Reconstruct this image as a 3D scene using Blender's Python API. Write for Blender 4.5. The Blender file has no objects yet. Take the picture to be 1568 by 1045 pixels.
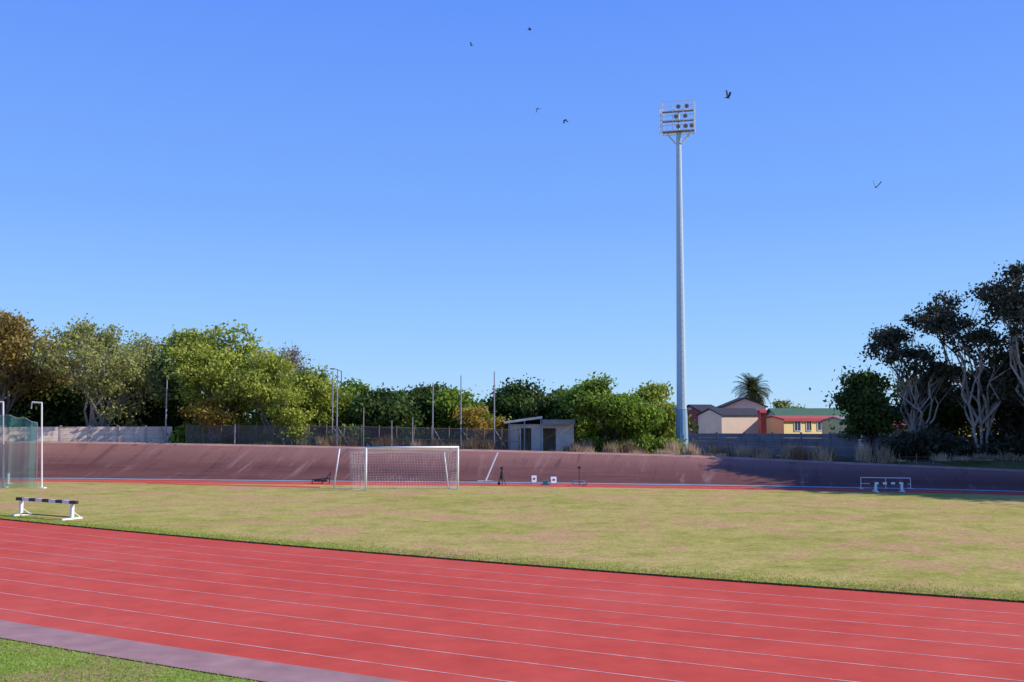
import bpy, math, random
import numpy as np
from mathutils import Vector, Matrix
random.seed(7); rng = np.random.default_rng(7)
scene = bpy.context.scene
# ------------------------------------------------------------------ camera
FP = 1568*35/36; PITCH = math.radians(4.41); HC = 4.2
cam_d = bpy.data.cameras.new("camera"); cam = bpy.data.objects.new("camera", cam_d)
scene.collection.objects.link(cam); scene.camera = cam
cam_d.lens = 35; cam_d.sensor_width = 36; cam_d.clip_end = 6000
cam.location = (0, 0, HC); cam.rotation_euler = (math.pi/2+PITCH, 0, 0)
cp, sp = math.cos(PITCH), math.sin(PITCH)
def W(u, v, D):
    """surveyed point: bearing/elevation read off the photo, at real distance D (m)"""
    dx = (u-784)/FP; dy = (522.5-v)/FP
    k = D/(cp-dy*sp)
    return Vector((dx*k, D, HC+(sp+dy*cp)*k))
def G(u, v, z=0.0):
    dx = (u-784)/FP; dy = (522.5-v)/FP
    k = (z-HC)/(sp+dy*cp)
    return Vector((dx*k, (cp-dy*sp)*k, z))
# ------------------------------------------------------------------ light
AZ, EL = math.radians(-3), math.radians(33.5)
s = Vector((math.cos(EL)*math.cos(AZ), math.cos(EL)*math.sin(AZ), math.sin(EL)))
sd = bpy.data.lights.new("sun", 'SUN'); sd.energy = 5.0; sd.angle = math.radians(.53); sd.color = (1, .91, .76)
sun = bpy.data.objects.new("sun", sd); scene.collection.objects.link(sun)
sun.rotation_euler = s.to_track_quat('Z', 'Y').to_euler()
world = bpy.data.worlds.new("World"); scene.world = world; world.use_nodes = True
nt = world.node_tree; nt.nodes.clear()
sky = nt.nodes.new('ShaderNodeTexSky'); sky.sky_type = 'NISHITA'; sky.sun_disc = False
sky.sun_elevation = EL; sky.sun_rotation = math.radians(90)-AZ
sky.air_density = 1.0; sky.dust_density = 0.0; sky.ozone_density = 2.0; sky.altitude = 0
tcw = nt.nodes.new('ShaderNodeTexCoord'); sx_ = nt.nodes.new('ShaderNodeSeparateXYZ'); nt.links.new(tcw.outputs['Generated'], sx_.inputs[0])
rw = nt.nodes.new('ShaderNodeValToRGB'); e = rw.color_ramp.elements
stops = [(0.0, (.35, .64, .97)), (.06, (.285, .57, 1.0)), (.2, (.175, .405, 1.0)), (.42, (.105, .28, 1.0)), (1.0, (.05, .15, .7))]
while len(e) < len(stops): e.new(.5)
for i, (p, c) in enumerate(stops): e[i].position = p; e[i].color = (*c, 1)
nt.links.new(sx_.outputs[2], rw.inputs[0])
sc_ = nt.nodes.new('ShaderNodeVectorMath'); sc_.operation = 'SCALE'; sc_.inputs['Scale'].default_value = 6.9; nt.links.new(rw.outputs[0], sc_.inputs[0])
mxw = nt.nodes.new('ShaderNodeMix'); mxw.data_type = 'RGBA'; mxw.inputs[0].default_value = .85
nt.links.new(sky.outputs[0], mxw.inputs[6]); nt.links.new(sc_.outputs[0], mxw.inputs[7])
bg = nt.nodes.new('ShaderNodeBackground'); bg.inputs['Strength'].default_value = 0.15
wo = nt.nodes.new('ShaderNodeOutputWorld')
nt.links.new(mxw.outputs[2], bg.inputs[0]); nt.links.new(bg.outputs[0], wo.inputs[0])
scene.view_settings.view_transform = 'Standard'; scene.view_settings.look = 'None'; scene.view_settings.exposure = 0
# ------------------------------------------------------------------ materials
def newmat(name):
    m = bpy.data.materials.new(name); m.use_nodes = True
    n = m.node_tree; b = n.nodes['Principled BSDF']
    return m, n, b
def node(n, t, **kw):
    x = n.nodes.new(t)
    for k, v in kw.items(): setattr(x, k, v)
    return x
def noise(n, vec, scale, detail=4, rough=.6, stretch=None):
    if stretch:
        mp = node(n, 'ShaderNodeMapping'); mp.inputs['Scale'].default_value = stretch
        n.links.new(vec, mp.inputs[0]); vec = mp.outputs[0]
    x = node(n, 'ShaderNodeTexNoise'); x.inputs['Scale'].default_value = scale
    x.inputs['Detail'].default_value = detail; x.inputs['Roughness'].default_value = rough
    n.links.new(vec, x.inputs['Vector']); return x.outputs['Fac']
def ramp(n, fac, stops):
    r = node(n, 'ShaderNodeValToRGB'); e = r.color_ramp.elements
    while len(e) < len(stops): e.new(.5)
    for i, (p, c) in enumerate(stops):
        e[i].position = p; e[i].color = (*c, 1) if len(c) == 3 else c
    n.links.new(fac, r.inputs[0]); return r.outputs[0]
def mix(n, fac, a, b, mode='MIX'):
    x = node(n, 'ShaderNodeMix', data_type='RGBA', blend_type=mode)
    if isinstance(fac, (int, float)): x.inputs[0].default_value = fac
    else: n.links.new(fac, x.inputs[0])
    for s_, v in ((6, a), (7, b)):
        if isinstance(v, tuple): x.inputs[s_].default_value = (*v, 1)
        else: n.links.new(v, x.inputs[s_])
    return x.outputs[2]
def bump(n, b, h, strength=.4, dist=.02):
    x = node(n, 'ShaderNodeBump'); x.inputs['Strength'].default_value = strength; x.inputs['Distance'].default_value = dist
    n.links.new(h, x.inputs['Height']); n.links.new(x.outputs[0], b.inputs['Normal'])
def plain(name, col, rough=.6, var=.18, scale=3, metal=0, bmp=.1):
    m, n, b = newmat(name); tc = node(n, 'ShaderNodeTexCoord')
    f = noise(n, tc.outputs['Object'], scale, 5)
    c = ramp(n, f, [(.3, tuple(x*(1-var) for x in col)), (.7, tuple(min(1, x*(1+var)) for x in col))])
    n.links.new(c, b.inputs['Base Color']); b.inputs['Roughness'].default_value = rough; b.inputs['Metallic'].default_value = metal
    if bmp: bump(n, b, f, bmp, .02)
    return m
def grass_mat(name, g1, g2, dry, dryamt=.5):
    m, n, b = newmat(name); tc = node(n, 'ShaderNodeTexCoord'); v = tc.outputs['Object']
    big = noise(n, v, .07, 5, .65, (1, 1.6, 1)); mid = noise(n, v, .7, 5, .7); fine = noise(n, v, 9, 4, .75); vf = noise(n, v, 45, 2, .7)
    c = ramp(n, mid, [(.38, g1), (.62, g2)])
    f1 = ramp(n, big, [(dryamt-.08, (0, 0, 0)), (dryamt+.10, (1, 1, 1))])
    f2 = ramp(n, mid, [(.35, (.25,)*3), (.65, (1,)*3)])
    c = mix(n, mix(n, 1.0, f1, f2, 'MULTIPLY'), c, dry)
    bare = ramp(n, noise(n, v, .22, 7, .75), [(.50, (0, 0, 0)), (.60, (.9,)*3)])
    c = mix(n, bare, c, tuple(x*y for x, y in zip(dry, (1.02, .78, 1.1))))
    dk = ramp(n, noise(n, v, 1.6, 6, .8), [(.56, (0, 0, 0)), (.70, (.5,)*3)])
    c = mix(n, dk, c, tuple(x*.62 for x in g1))
    c = mix(n, 1.0, c, ramp(n, fine, [(.25, (.58,)*3), (.75, (1.36,)*3)]), 'MULTIPLY')
    c = mix(n, 1.0, c, ramp(n, vf, [(.25, (.7,)*3), (.75, (1.25,)*3)]), 'MULTIPLY')
    n.links.new(c, b.inputs['Base Color']); b.inputs['Roughness'].default_value = .95; b.inputs['Specular IOR Level'].default_value = .02
    bump(n, b, fine, .5, .04); return m
M_INF = grass_mat("infield_grass", (.27, .29, .05), (.40, .38, .08), (.53, .41, .15), .40)
M_VERGE = grass_mat("verge_grass", (.20, .29, .045), (.28, .37, .07), (.34, .34, .1), .62)
M_DARKG = grass_mat("rough_grass", (.05, .075, .02), (.09, .11, .03), (.2, .16, .09), .5)
M_KERBG = plain("grass_edge_soil_shade", (.06, .07, .03), .95, .4, 8)  # soil face coloured dark, the shadow line under the grass edge included
def track_mat():
    m, n, b = newmat("track_rubber"); tc = node(n, 'ShaderNodeTexCoord'); v = tc.outputs['Object']
    a = noise(n, v, .12, 6, .65); f = noise(n, v, 60, 3, .8); st = noise(n, v, 1.0, 5, .7)
    c = ramp(n, a, [(.3, (.56, .070, .046)), (.5, (.61, .088, .060)), (.7, (.64, .12, .088))])
    c = mix(n, 1.0, c, ramp(n, st, [(.3, (.86, .86, .88)), (.7, (1.08, 1.1, 1.1))]), 'MULTIPLY')
    c = mix(n, 1.0, c, ramp(n, f, [(.3, (.82,)*3), (.7, (1.12,)*3)]), 'MULTIPLY')
    lane = noise(n, v, .5, 6, .75, (.5, 2.2, 1)); c = mix(n, ramp(n, lane, [(.55, (0, 0, 0)), (.75, (.35,)*3)]), c, (.40, .065, .05))
    spot = ramp(n, noise(n, v, 3.2, 8, .8), [(.68, (0, 0, 0)), (.76, (.4,)*3)])
    c = mix(n, spot, c, (.3, .05, .05))
    n.links.new(c, b.inputs['Base Color']); b.inputs['Roughness'].default_value = .9; b.inputs['Specular IOR Level'].default_value = .12
    bump(n, b, f, .3, .01); return m
M_TRACK = track_mat()
def line_mat():
    m, n, b = newmat("worn_line_paint"); tc = node(n, 'ShaderNodeTexCoord')
    f = noise(n, tc.outputs['Object'], 2.5, 6, .8)
    c = ramp(n, f, [(.37, (.60, .20, .17)), (.62, (.72, .50, .46))])
    n.links.new(c, b.inputs['Base Color']); b.inputs['Roughness'].default_value = .7; return m
M_LINE = line_mat()
M_GREY = plain("concrete_strip", (.36, .20, .185), .85, .2, 1.5)
M_WHITE = plain("white_paint", (.78, .78, .77), .45, .06, 4, 0, .02)
M_BLACK = plain("black_paint", (.03, .03, .035), .5, .2, 4)
M_GALV = plain("galvanised_steel", (.34, .34, .36), .5, .2, 6, .3)
M_RUST = plain("rusty_post", (.2, .14, .1), .8, .3, 5)
def bank_mat():
    m, n, b = newmat("velodrome_concrete"); tc = node(n, 'ShaderNodeTexCoord'); v = tc.outputs['UV']
    a = noise(n, v, 1, 6, .6, (.12, .5, 1)); stv = noise(n, v, 1, 5, .7, (1.1, .12, 1)); sth = noise(n, v, 1, 5, .7, (.15, 4, 1))
    f = noise(n, tc.outputs['Object'], 12, 4)
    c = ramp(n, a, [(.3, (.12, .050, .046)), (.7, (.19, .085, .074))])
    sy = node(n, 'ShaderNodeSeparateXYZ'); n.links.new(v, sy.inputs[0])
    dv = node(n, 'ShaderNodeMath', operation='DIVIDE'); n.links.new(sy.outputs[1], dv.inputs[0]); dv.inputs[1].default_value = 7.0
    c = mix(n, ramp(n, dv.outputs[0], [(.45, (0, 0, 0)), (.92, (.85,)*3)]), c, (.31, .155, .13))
    c = mix(n, ramp(n, stv, [(.56, (0, 0, 0)), (.72, (.6,)*3)]), c, (.38, .235, .21))
    c = mix(n, ramp(n, stv, [(.30, (.6,)*3), (.44, (0,)*3)]), c, (.065, .032, .034))
    c = mix(n, ramp(n, sth, [(.53, (0, 0, 0)), (.68, (.4,)*3)]), c, (.28, .15, .13))
    c = mix(n, 1.0, c, ramp(n, f, [(.3, (.85,)*3), (.7, (1.15,)*3)]), 'MULTIPLY')
    n.links.new(c, b.inputs['Base Color']); b.inputs['Roughness'].default_value = .9; b.inputs['Specular IOR Level'].default_value = .08; return m
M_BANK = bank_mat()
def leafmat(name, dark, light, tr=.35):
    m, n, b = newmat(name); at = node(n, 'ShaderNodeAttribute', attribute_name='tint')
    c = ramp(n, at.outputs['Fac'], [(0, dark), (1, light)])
    n.links.new(c, b.inputs['Base Color']); b.inputs['Roughness'].default_value = .65; b.inputs['Specular IOR Level'].default_value = .25
    t = node(n, 'ShaderNodeBsdfTranslucent'); n.links.new(c, t.inputs[0])
    mx = node(n, 'ShaderNodeMixShader'); mx.inputs[0].default_value = tr
    n.links.new(b.outputs[0], mx.inputs[1]); n.links.new(t.outputs[0], mx.inputs[2])
    n.links.new(mx.outputs[0], n.nodes['Material Output'].inputs[0]); return m
L_DARK = leafmat("leaf_dark", (.028, .055, .012), (.11, .175, .034))
L_MID = leafmat("leaf_green", (.08, .14, .014), (.27, .39, .045))
L_YEL = leafmat("leaf_spring", (.18, .24, .03), (.48, .53, .08))
L_PALE = leafmat("leaf_pale", (.17, .19, .055), (.42, .44, .13))
L_BRN = leafmat("leaf_autumn", (.18, .13, .035), (.44, .33, .08))
L_ORG = leafmat("leaf_orange", (.24, .15, .02), (.5, .36, .06))
L_EUC = leafmat("leaf_eucalyptus", (.03, .035, .024), (.10, .10, .055), .25)
L_TWIG = leafmat("twig_grey", (.16, .12, .10), (.33, .27, .22), .1)
L_DRY = leafmat("dry_grass_blades", (.24, .15, .09), (.68, .50, .31), .15)
L_BRUSH = leafmat("dry_brush_blades", (.13, .08, .05), (.45, .32, .19), .15)
L_PALM = leafmat("palm_leaf", (.05, .07, .02), (.17, .19, .05))
L_BLD = leafmat("grass_blades_green", (.20, .30, .03), (.42, .54, .09))
B_GREY = plain("bark_grey", (.25, .2, .16), .9, .35, 4); B_DARK = plain("bark_dark", (.08, .06, .045), .9, .35, 4)
B_WHITE = plain("bark_white", (.34, .30, .26), .8, .35, 3)
def meshwire(name, col, cell, duty):
    m, n, b = newmat(name); tc = node(n, 'ShaderNodeTexCoord')
    mp = node(n, 'ShaderNodeMapping'); mp.inputs['Rotation'].default_value = (0, 0, math.radians(45)); n.links.new(tc.outputs['UV'], mp.inputs[0])
    br = node(n, 'ShaderNodeTexBrick'); br.offset = 0; br.inputs['Scale'].default_value = 1
    br.inputs['Brick Width'].default_value = cell; br.inputs['Row Height'].default_value = cell; br.inputs['Mortar Size'].default_value = cell*duty*.5
    br.inputs['Mortar Smooth'].default_value = 0
    n.links.new(mp.outputs[0], br.inputs['Vector']); b.inputs['Base Color'].default_value = (*col, 1); b.inputs['Roughness'].default_value = .6
    t = node(n, 'ShaderNodeBsdfTransparent'); mx = node(n, 'ShaderNodeMixShader')
    n.links.new(br.outputs['Fac'], mx.inputs[0]); n.links.new(t.outputs[0], mx.inputs[1]); n.links.new(b.outputs[0], mx.inputs[2])
    n.links.new(mx.outputs[0], n.nodes['Material Output'].inputs[0]); return m
M_CHAIN = meshwire("chain_link_wire", (.2, .17, .15), .12, .2)
M_NETG = meshwire("green_netting", (.08, .30, .27), .10, .26)
# ------------------------------------------------------------------ mesh builder
class MB:
    def __init__(s_): s_.v = []; s_.f = []; s_.m = []
    def add(s_, vs, fs, mi=0):
        o = len(s_.v); s_.v += [tuple(p) for p in vs]; s_.f += [tuple(i+o for i in f) for f in fs]; s_.m += [mi]*len(fs)
    def box(s_, c, size, rz=0, mi=0, bev=0):
        x, y, z = (q/2 for q in size); R = Matrix.Rotation(rz, 3, 'Z'); c = Vector(c)
        vs = [c+R@Vector((a*x, b*y, d*z)) for a in (-1, 1) for b in (-1, 1) for d in (-1, 1)]
        s_.add(vs, [(0, 1, 3, 2), (4, 6, 7, 5), (0, 4, 5, 1), (2, 3, 7, 6), (0, 2, 6, 4), (1, 5, 7, 3)], mi)
    def tube(s_, p0, p1, r0, r1=None, n=8, mi=0, cap=True):
        p0 = Vector(p0); p1 = Vector(p1); r1 = r0 if r1 is None else r1
        q = (p1-p0).to_track_quat('Z', 'Y'); vs = []
        for p, r in ((p0, r0), (p1, r1)):
            for i in range(n):
                a = 2*math.pi*i/n; vs.append(p+q@Vector((r*math.cos(a), r*math.sin(a), 0)))
        fs = [(i, (i+1) % n, n+(i+1) % n, n+i) for i in range(n)]
        if cap: fs += [tuple(range(n))[::-1], tuple(range(n, 2*n))]
        s_.add(vs, fs, mi)
    def quad(s_, a, b, c, d, mi=0): s_.add([a, b, c, d], [(0, 1, 2, 3)], mi)
    def build(s_, name, mats, parent=None, smooth=False):
        me = bpy.data.meshes.new(name); me.from_pydata(s_.v, [], s_.f)
        for m in (mats if isinstance(mats, (list, tuple)) else [mats]): me.materials.append(m)
        me.polygons.foreach_set('material_index', s_.m)
        if smooth: me.polygons.foreach_set('use_smooth', [True]*len(s_.f))
        me.update(); o = bpy.data.objects.new(name, me); scene.collection.objects.link(o)
        if parent: o.parent = parent
        return o
def empty(name):
    e = bpy.data.objects.new(name, None); scene.collection.objects.link(e); e.empty_display_size = .2; return e
def catmull(pts, n=12):
    P = [np.array(p, float) for p in pts]; P = [2*P[0]-P[1]]+P+[2*P[-1]-P[-2]]; out = []
    for i in range(1, len(P)-2):
        for k in range(n):
            t = k/n; a, b, c, d = P[i-1:i+3]
            out.append(.5*((2*b)+(-a+c)*t+(2*a-5*b+4*c-d)*t*t+(-a+3*b-3*c+d)*t**3))
    out.append(P[-2]); return np.array(out)
def offset(c, d):
    """offset a 2D polyline to its left (+) by d"""
    t = np.gradient(c, axis=0); t /= np.linalg.norm(t, axis=1)[:, None]
    return c+np.stack([-t[:, 1], t[:, 0]], 1)*d
def ribbon(name, c0, c1, z0, z1, mat, uv=False, parent=None):
    n = len(c0); z0 = np.broadcast_to(z0, n); z1 = np.broadcast_to(z1, n)
    vs = [(*c0[i], z0[i]) for i in range(n)]+[(*c1[i], z1[i]) for i in range(n)]
    m = MB(); m.add(vs, [(i, i+1, n+i+1, n+i) for i in range(n-1)]); o = m.build(name, mat, parent)
    return o
# ------------------------------------------------------------------ ground + near track
gm = MB(); gm.quad((-3000, -500, -.012), (3000, -500, -.012), (3000, 5000, -.012), (-3000, 5000, -.012)); gm.build("ground", M_VERGE)
pin = [G(0, 796), G(390, 831), G(870, 873), G(1225, 900), G(1568, 922)]
cf = np.polyfit([p.x for p in pin], [p.y for p in pin], 2)
xs = np.linspace(-42, 48, 181); inner = np.stack([xs, np.polyval(cf, xs)], 1)
LW = 1.22
outer = offset(inner, -12.0)
ribbon("running_track", outer, inner, 0.0, 0.0, M_TRACK)
ln = MB()
for k in range(1, 10):
    a = offset(inner, -(.25+LW*k)); b = offset(inner, -(.25+LW*k+.04)); n = len(a)
    ln.add([(*p, .004) for p in b]+[(*p, .004) for p in a], [(i, i+1, n+i+1, n+i) for i in range(n-1)])
ln.build("lane_markings", M_LINE)
ribbon("concrete_path_edging", offset(inner, -13.05), outer-0, .004, .004, M_GREY)
# infield
bpts = [(-66, 52), (-52, 63)]+[tuple(G(u, v).xy) for u, v in ((0, 733), (260, 734.5), (500, 737), (720, 738.5), (900, 740.5), (1200, 745), (1568, 753))]+[(40, 49), (50, 38), (56, 26)]
base = catmull(bpts, 14)
bx_, by_ = base[:, 0], base[:, 1]
farD = np.interp(xs, bx_, by_)-4.4
Z_IN = .05
infm = MB(); n = len(xs); rows = 14
far = np.stack([xs, np.maximum(farD, inner[:, 1]+1)], 1)
vs = [(*(inner[i]*(1-t)+far[i]*t), Z_IN) for t in np.linspace(0, 1, rows) for i in range(n)]
infm.add(vs, [(r*n+i, r*n+i+1, (r+1)*n+i+1, (r+1)*n+i) for r in range(rows-1) for i in range(n-1)], 0)
infm.add([(*p, -.01) for p in inner]+[(*p, Z_IN) for p in inner], [(i, i+1, n+i+1, n+i) for i in range(n-1)], 1)
infm.build("infield_lawn", [M_INF, M_KERBG])
# far track, coastline strip, bank
ribbon("far_running_track", offset(base, -6.0), offset(base, -.7), .0, .0, M_TRACK)
ribbon("velodrome_blue_band", offset(base, -.75), base, .02, .03, plain("blue_band_paint", (.22, .36, .42), .6, .2, 1.0))
ribbon("far_lane_line", offset(base, -2.2), offset(base, -2.1), .005, .005, M_LINE)
r0, r1, r2, r3 = G(225, 741, .056), G(490, 747.5, .056), G(490, 745.5, .056), G(225, 739.6, .056)
rm = MB(); rm.quad(r0, r1, r2, r3); rm.build("jump_runway", M_TRACK)
topX = np.array([-70, -36, -14, 12, 24, 33, 45, 60]); topZ = np.array([2.3, 2.25, 1.95, 1.45, 1.0, .72, .7, .7])
bw = 7.0
top = offset(base, bw); tz = np.interp(top[:, 0], topX, topZ)
nr = 8; prof = [(t, t**1.35) for t in np.linspace(0, 1, nr)]
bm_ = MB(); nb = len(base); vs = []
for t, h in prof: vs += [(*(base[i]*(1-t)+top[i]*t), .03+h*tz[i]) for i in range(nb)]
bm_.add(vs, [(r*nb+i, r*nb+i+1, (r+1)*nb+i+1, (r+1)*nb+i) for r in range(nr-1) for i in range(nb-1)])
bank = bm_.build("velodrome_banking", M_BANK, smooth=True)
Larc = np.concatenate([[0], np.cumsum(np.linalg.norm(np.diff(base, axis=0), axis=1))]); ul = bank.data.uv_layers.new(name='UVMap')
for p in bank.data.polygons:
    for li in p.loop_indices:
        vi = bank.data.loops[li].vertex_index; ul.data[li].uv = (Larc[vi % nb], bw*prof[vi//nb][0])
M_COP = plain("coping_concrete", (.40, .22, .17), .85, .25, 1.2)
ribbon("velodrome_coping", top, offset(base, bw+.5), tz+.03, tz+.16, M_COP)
terX = np.array([-80, -45, -14, 12, 24, 33, 60]); terZ = np.array([2.0, 2.0, 1.8, 1.35, 1.2, 1.45, 1.6])
def terr(x): return float(np.interp(x, terX, terZ))
em = MB(); vs = []
ds = [.45, 1.5, 4, 9, 20]
for k, d in enumerate(ds):
    o = offset(base, bw+d)
    zz = tz*0+(tz+.1 if k == 0 else np.interp(o[:, 0], terX, terZ)*min(1, .5+.25*k)+tz*max(0, .5-.25*k)+rng.normal(0, .05, nb))
    vs += [(*o[i], zz[i]) for i in range(nb)]
c0 = np.array([0, 30]); o = offset(base, bw+20)
vs += [(*(c0+(p-c0)*12), 1.2) for p in o]
em.add(vs, [(r*nb+i, r*nb+i+1, (r+1)*nb+i+1, (r+1)*nb+i) for r in range(len(ds)) for i in range(nb-1)])
em.build("embankment_terrain", M_DARKG, smooth=True)
# ------------------------------------------------------------------ foliage tools
def leafmesh(name, centers, size, tint, mats, extra=None, aspect=1.6, up=0.0):
    """centers Nx3; random leaf quads; extra=(MB) wood appended with material 1"""
    N = len(centers); a = rng.normal(size=(N, 3)); a[:, 2] += up*2; a /= np.linalg.norm(a, axis=1)[:, None]
    b = rng.normal(size=(N, 3)); b -= (a*b).sum(1)[:, None]*a; b /= np.linalg.norm(b, axis=1)[:, None]
    sz = (size*rng.uniform(.6, 1.35, N))[:, None]; A = a*sz*aspect*.5; B = b*sz*.5
    V = np.stack([centers-A, centers+B*.9-A*.1, centers+A, centers-B*.9-A*.1], 1).reshape(-1, 3)
    ev = np.array(extra.v) if extra and extra.v else np.zeros((0, 3)); ef = extra.f if extra else []
    me = bpy.data.meshes.new(name); allv = np.concatenate([V, ev]); nv = len(allv)
    lf = np.arange(4*N).reshape(-1, 4)
    loops = np.concatenate([lf.ravel()]+([np.array([i+4*N for f in ef for i in f])] if ef else [])).astype(np.int32)
    tot = np.concatenate([np.full(N, 4), np.array([len(f) for f in ef], int)]).astype(np.int32)
    st = np.concatenate([[0], np.cumsum(tot)[:-1]]).astype(np.int32)
    me.vertices.add(nv); me.vertices.foreach_set('co', allv.ravel())
    me.loops.add(len(loops)); me.loops.foreach_set('vertex_index', loops)
    me.polygons.add(len(tot)); me.polygons.foreach_set('loop_start', st); me.polygons.foreach_set('loop_total', tot)
    me.polygons.foreach_set('material_index', np.concatenate([np.zeros(N, int), np.ones(len(ef), int)]).astype(np.int32))
    for m in mats: me.materials.append(m)
    at = me.attributes.new('tint', 'FLOAT', 'POINT')
    at.data.foreach_set('value', np.concatenate([np.repeat(np.clip(tint, 0, 1), 4), np.full(len(ev), .5)]).astype(np.float32))
    me.update(calc_edges=True); me.validate()
    o = bpy.data.objects.new(name, me); scene.collection.objects.link(o); return o
def limb(m, p0, p1, r0, r1, seg=4, wob=.06, n=6):
    p0 = Vector(p0); p1 = Vector(p1); L = (p1-p0).length; pts = [p0]
    for i in range(1, seg):
        t = i/seg; q = p0.lerp(p1, t); q += Vector((random.gauss(0, wob*L), random.gauss(0, wob*L), wob*L*math.sin(t*3.14)))*.8; pts.append(q)
    pts.append(p1)
    for i in range(seg): m.tube(pts[i], pts[i+1], r0+(r1-r0)*i/seg, r0+(r1-r0)*(i+1)/seg, n, 0, False)
    return pts
def tree(name, u, D, topv, wpx, leaf, bark, th=.3, nl=5500, size=.26, lobes=8, clumps=80, sig=.45, stems=1, twigs=0, tr=.028, skew=0, X=None, H=None, Wd=None, lob=(.24, .36), inner_fill=.0):
    nl = int(nl*1.45); size *= .8
    if X is None: X = W(u, 640, D).x
    zb = terr(X)-.1
    if H is None: H = W(u, topv, D).z-zb
    w = (Wd or wpx/FP*D)*1.12
    base_ = Vector((X, D, zb)); cz = zb+H*(th+(1-th)*.5); rz = H*(1-th)*.5; wood = MB()
    lc = []
    for i in range(lobes):
        # spread the lobes round the crown (golden angle) so it fills its width
        lr = rng.uniform(*lob); ang = i*2.39996+rng.uniform(-.4, .4); zz = -.75+1.5*((i*.618+.3) % 1)+rng.uniform(-.12, .12)
        rr = math.sqrt(max(.05, 1-zz*zz))*(rng.uniform(.55, 1)); q = np.array([math.cos(ang)*rr, math.sin(ang)*rr, zz]); q[0] = math.copysign(abs(q[0])**.75, q[0])
        lc.append((np.array([X+skew*w*.3*(q[2]+.5)+q[0]*(w*.5-lr*w*.7), D+q[1]*w*.36, cz+q[2]*(rz-lr*min(w, H*.9)*.5)]), lr))
    q = rng.uniform(-.15, .15, 2); lr = lob[0]; lc.append((np.array([X+q[0]*w+skew*w*.3, D+q[1]*w, zb+H-lr*min(w, H*.9)]), lr))
    cl = []
    for i in range(clumps):
        c, lr = lc[i % len(lc)]; d = rng.normal(size=3); d /= np.linalg.norm(d); d[2] = abs(d[2])*1.0 if random.random() < .65 else d[2]
        R = lr*min(w, H*.9); cl.append((c+d*R*rng.uniform(.55, 1.02)*np.array([1, 1, .85]), rng.random(), i % len(lc)))
    per = nl//clumps; C = []; T = []
    for c, t, _ in cl:
        k = max(6, int(per*rng.uniform(.5, 1.5))); sg = sig*rng.uniform(.6, 1.3)
        pts = c+rng.normal(size=(k, 3))*sg*np.array([1.1, 1.1, .65]); C.append(pts)
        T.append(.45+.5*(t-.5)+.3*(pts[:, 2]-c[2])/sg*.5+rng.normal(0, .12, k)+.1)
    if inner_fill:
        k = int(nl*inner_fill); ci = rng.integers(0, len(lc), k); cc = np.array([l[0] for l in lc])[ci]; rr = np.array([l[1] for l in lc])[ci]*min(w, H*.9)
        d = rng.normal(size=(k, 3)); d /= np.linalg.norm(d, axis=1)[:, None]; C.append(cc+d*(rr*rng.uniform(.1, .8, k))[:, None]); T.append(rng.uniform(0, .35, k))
    rt = H*tr; fork = [base_+Vector((0, 0, H*th*rng.uniform(.75, 1))) for _ in range(stems)]
    for sI in range(stems):
        off = Vector(((sI-(stems-1)/2)*.35*(1 if stems > 1 else 0), 0, 0))
        fk = fork[sI]+off*H*.12*(1 if stems > 1 else 0); fork[sI] = fk
        limb(wood, base_+off*.6, fk, rt*(1 if stems == 1 else .6), rt*.65*(1 if stems == 1 else .8), 4, .03, 8)
    for i, (c, lr) in enumerate(lc):
        p = limb(wood, fork[i % stems], c, rt*.5, rt*.16, 4, .07, 6)
        for c2, t, li in cl:
            if li == i: limb(wood, p[random.choice([2, 3, 4])], c2, rt*.14, rt*.04, 2, .05, 4)
    if twigs:
        for _ in range(twigs):
            c2, t, li = cl[rng.integers(0, len(cl))]; d = Vector((rng.normal(0, .5), rng.normal(0, .5), 1)).normalized()*rng.uniform(.6, 1.5)
            p1 = Vector(c2)+d; wood.tube(c2, p1, .022, .008, 3, 0, False)
            k = 5; tt = rng.uniform(.2, 1, k); C.append(np.array(c2)+np.array(d)[None]*tt[:, None]+rng.normal(0, .07, (k, 3))); T.append(rng.uniform(.4, 1, k))
    C = np.concatenate(C); T = np.concatenate(T); ok = C[:, 2] > zb+.3; C = C[ok]; T = T[ok]
    return leafmesh(name, C, size, T, [leaf, bark], wood)
def thicket(name, u0, u1, D, v0, leaf, bark, nl=6000, size=.25, depth=3, rough=.35, zfun=None, sig=.45):
    """a hedge-like mass of shrubs; v0 = crown line"""
    xa, xb = W(u0, 640, D).x, W(u1, 640, D).x; ztop = W((u0+u1)/2, v0, D).z; C = []; T = []; wood = MB()
    nc = max(8, int(abs(xb-xa)*3.2)); per = max(10, nl//nc)
    for i in range(nc):
        x = rng.uniform(xa, xb); zb = terr(x); h = max(.3, (ztop-zb)*(1-rough*rng.random())*(.75+.25*math.sin(x*1.3+D)))
        z = zb+h*rng.uniform(.15, .95)**.8; y = D+rng.uniform(-1, 1)*depth*.5; t = rng.random()
        pts = np.array([x, y, z])+rng.normal(size=(per, 3))*sig*np.array([1.1, 1, .8])
        pts = pts[pts[:, 2] > zb+.02]; C.append(pts); T.append(.3+.5*(t-.3)+rng.normal(0, .15, len(pts))+(pts[:, 2]-z)*.25)
        if i % 2 == 0: limb(wood, (x, y, zb-.1), (x+rng.normal(0, .4), y, z), .05, .015, 3, .05, 4)
    return leafmesh(name, np.concatenate(C), size, np.concatenate(T), [leaf, bark], wood)
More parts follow.
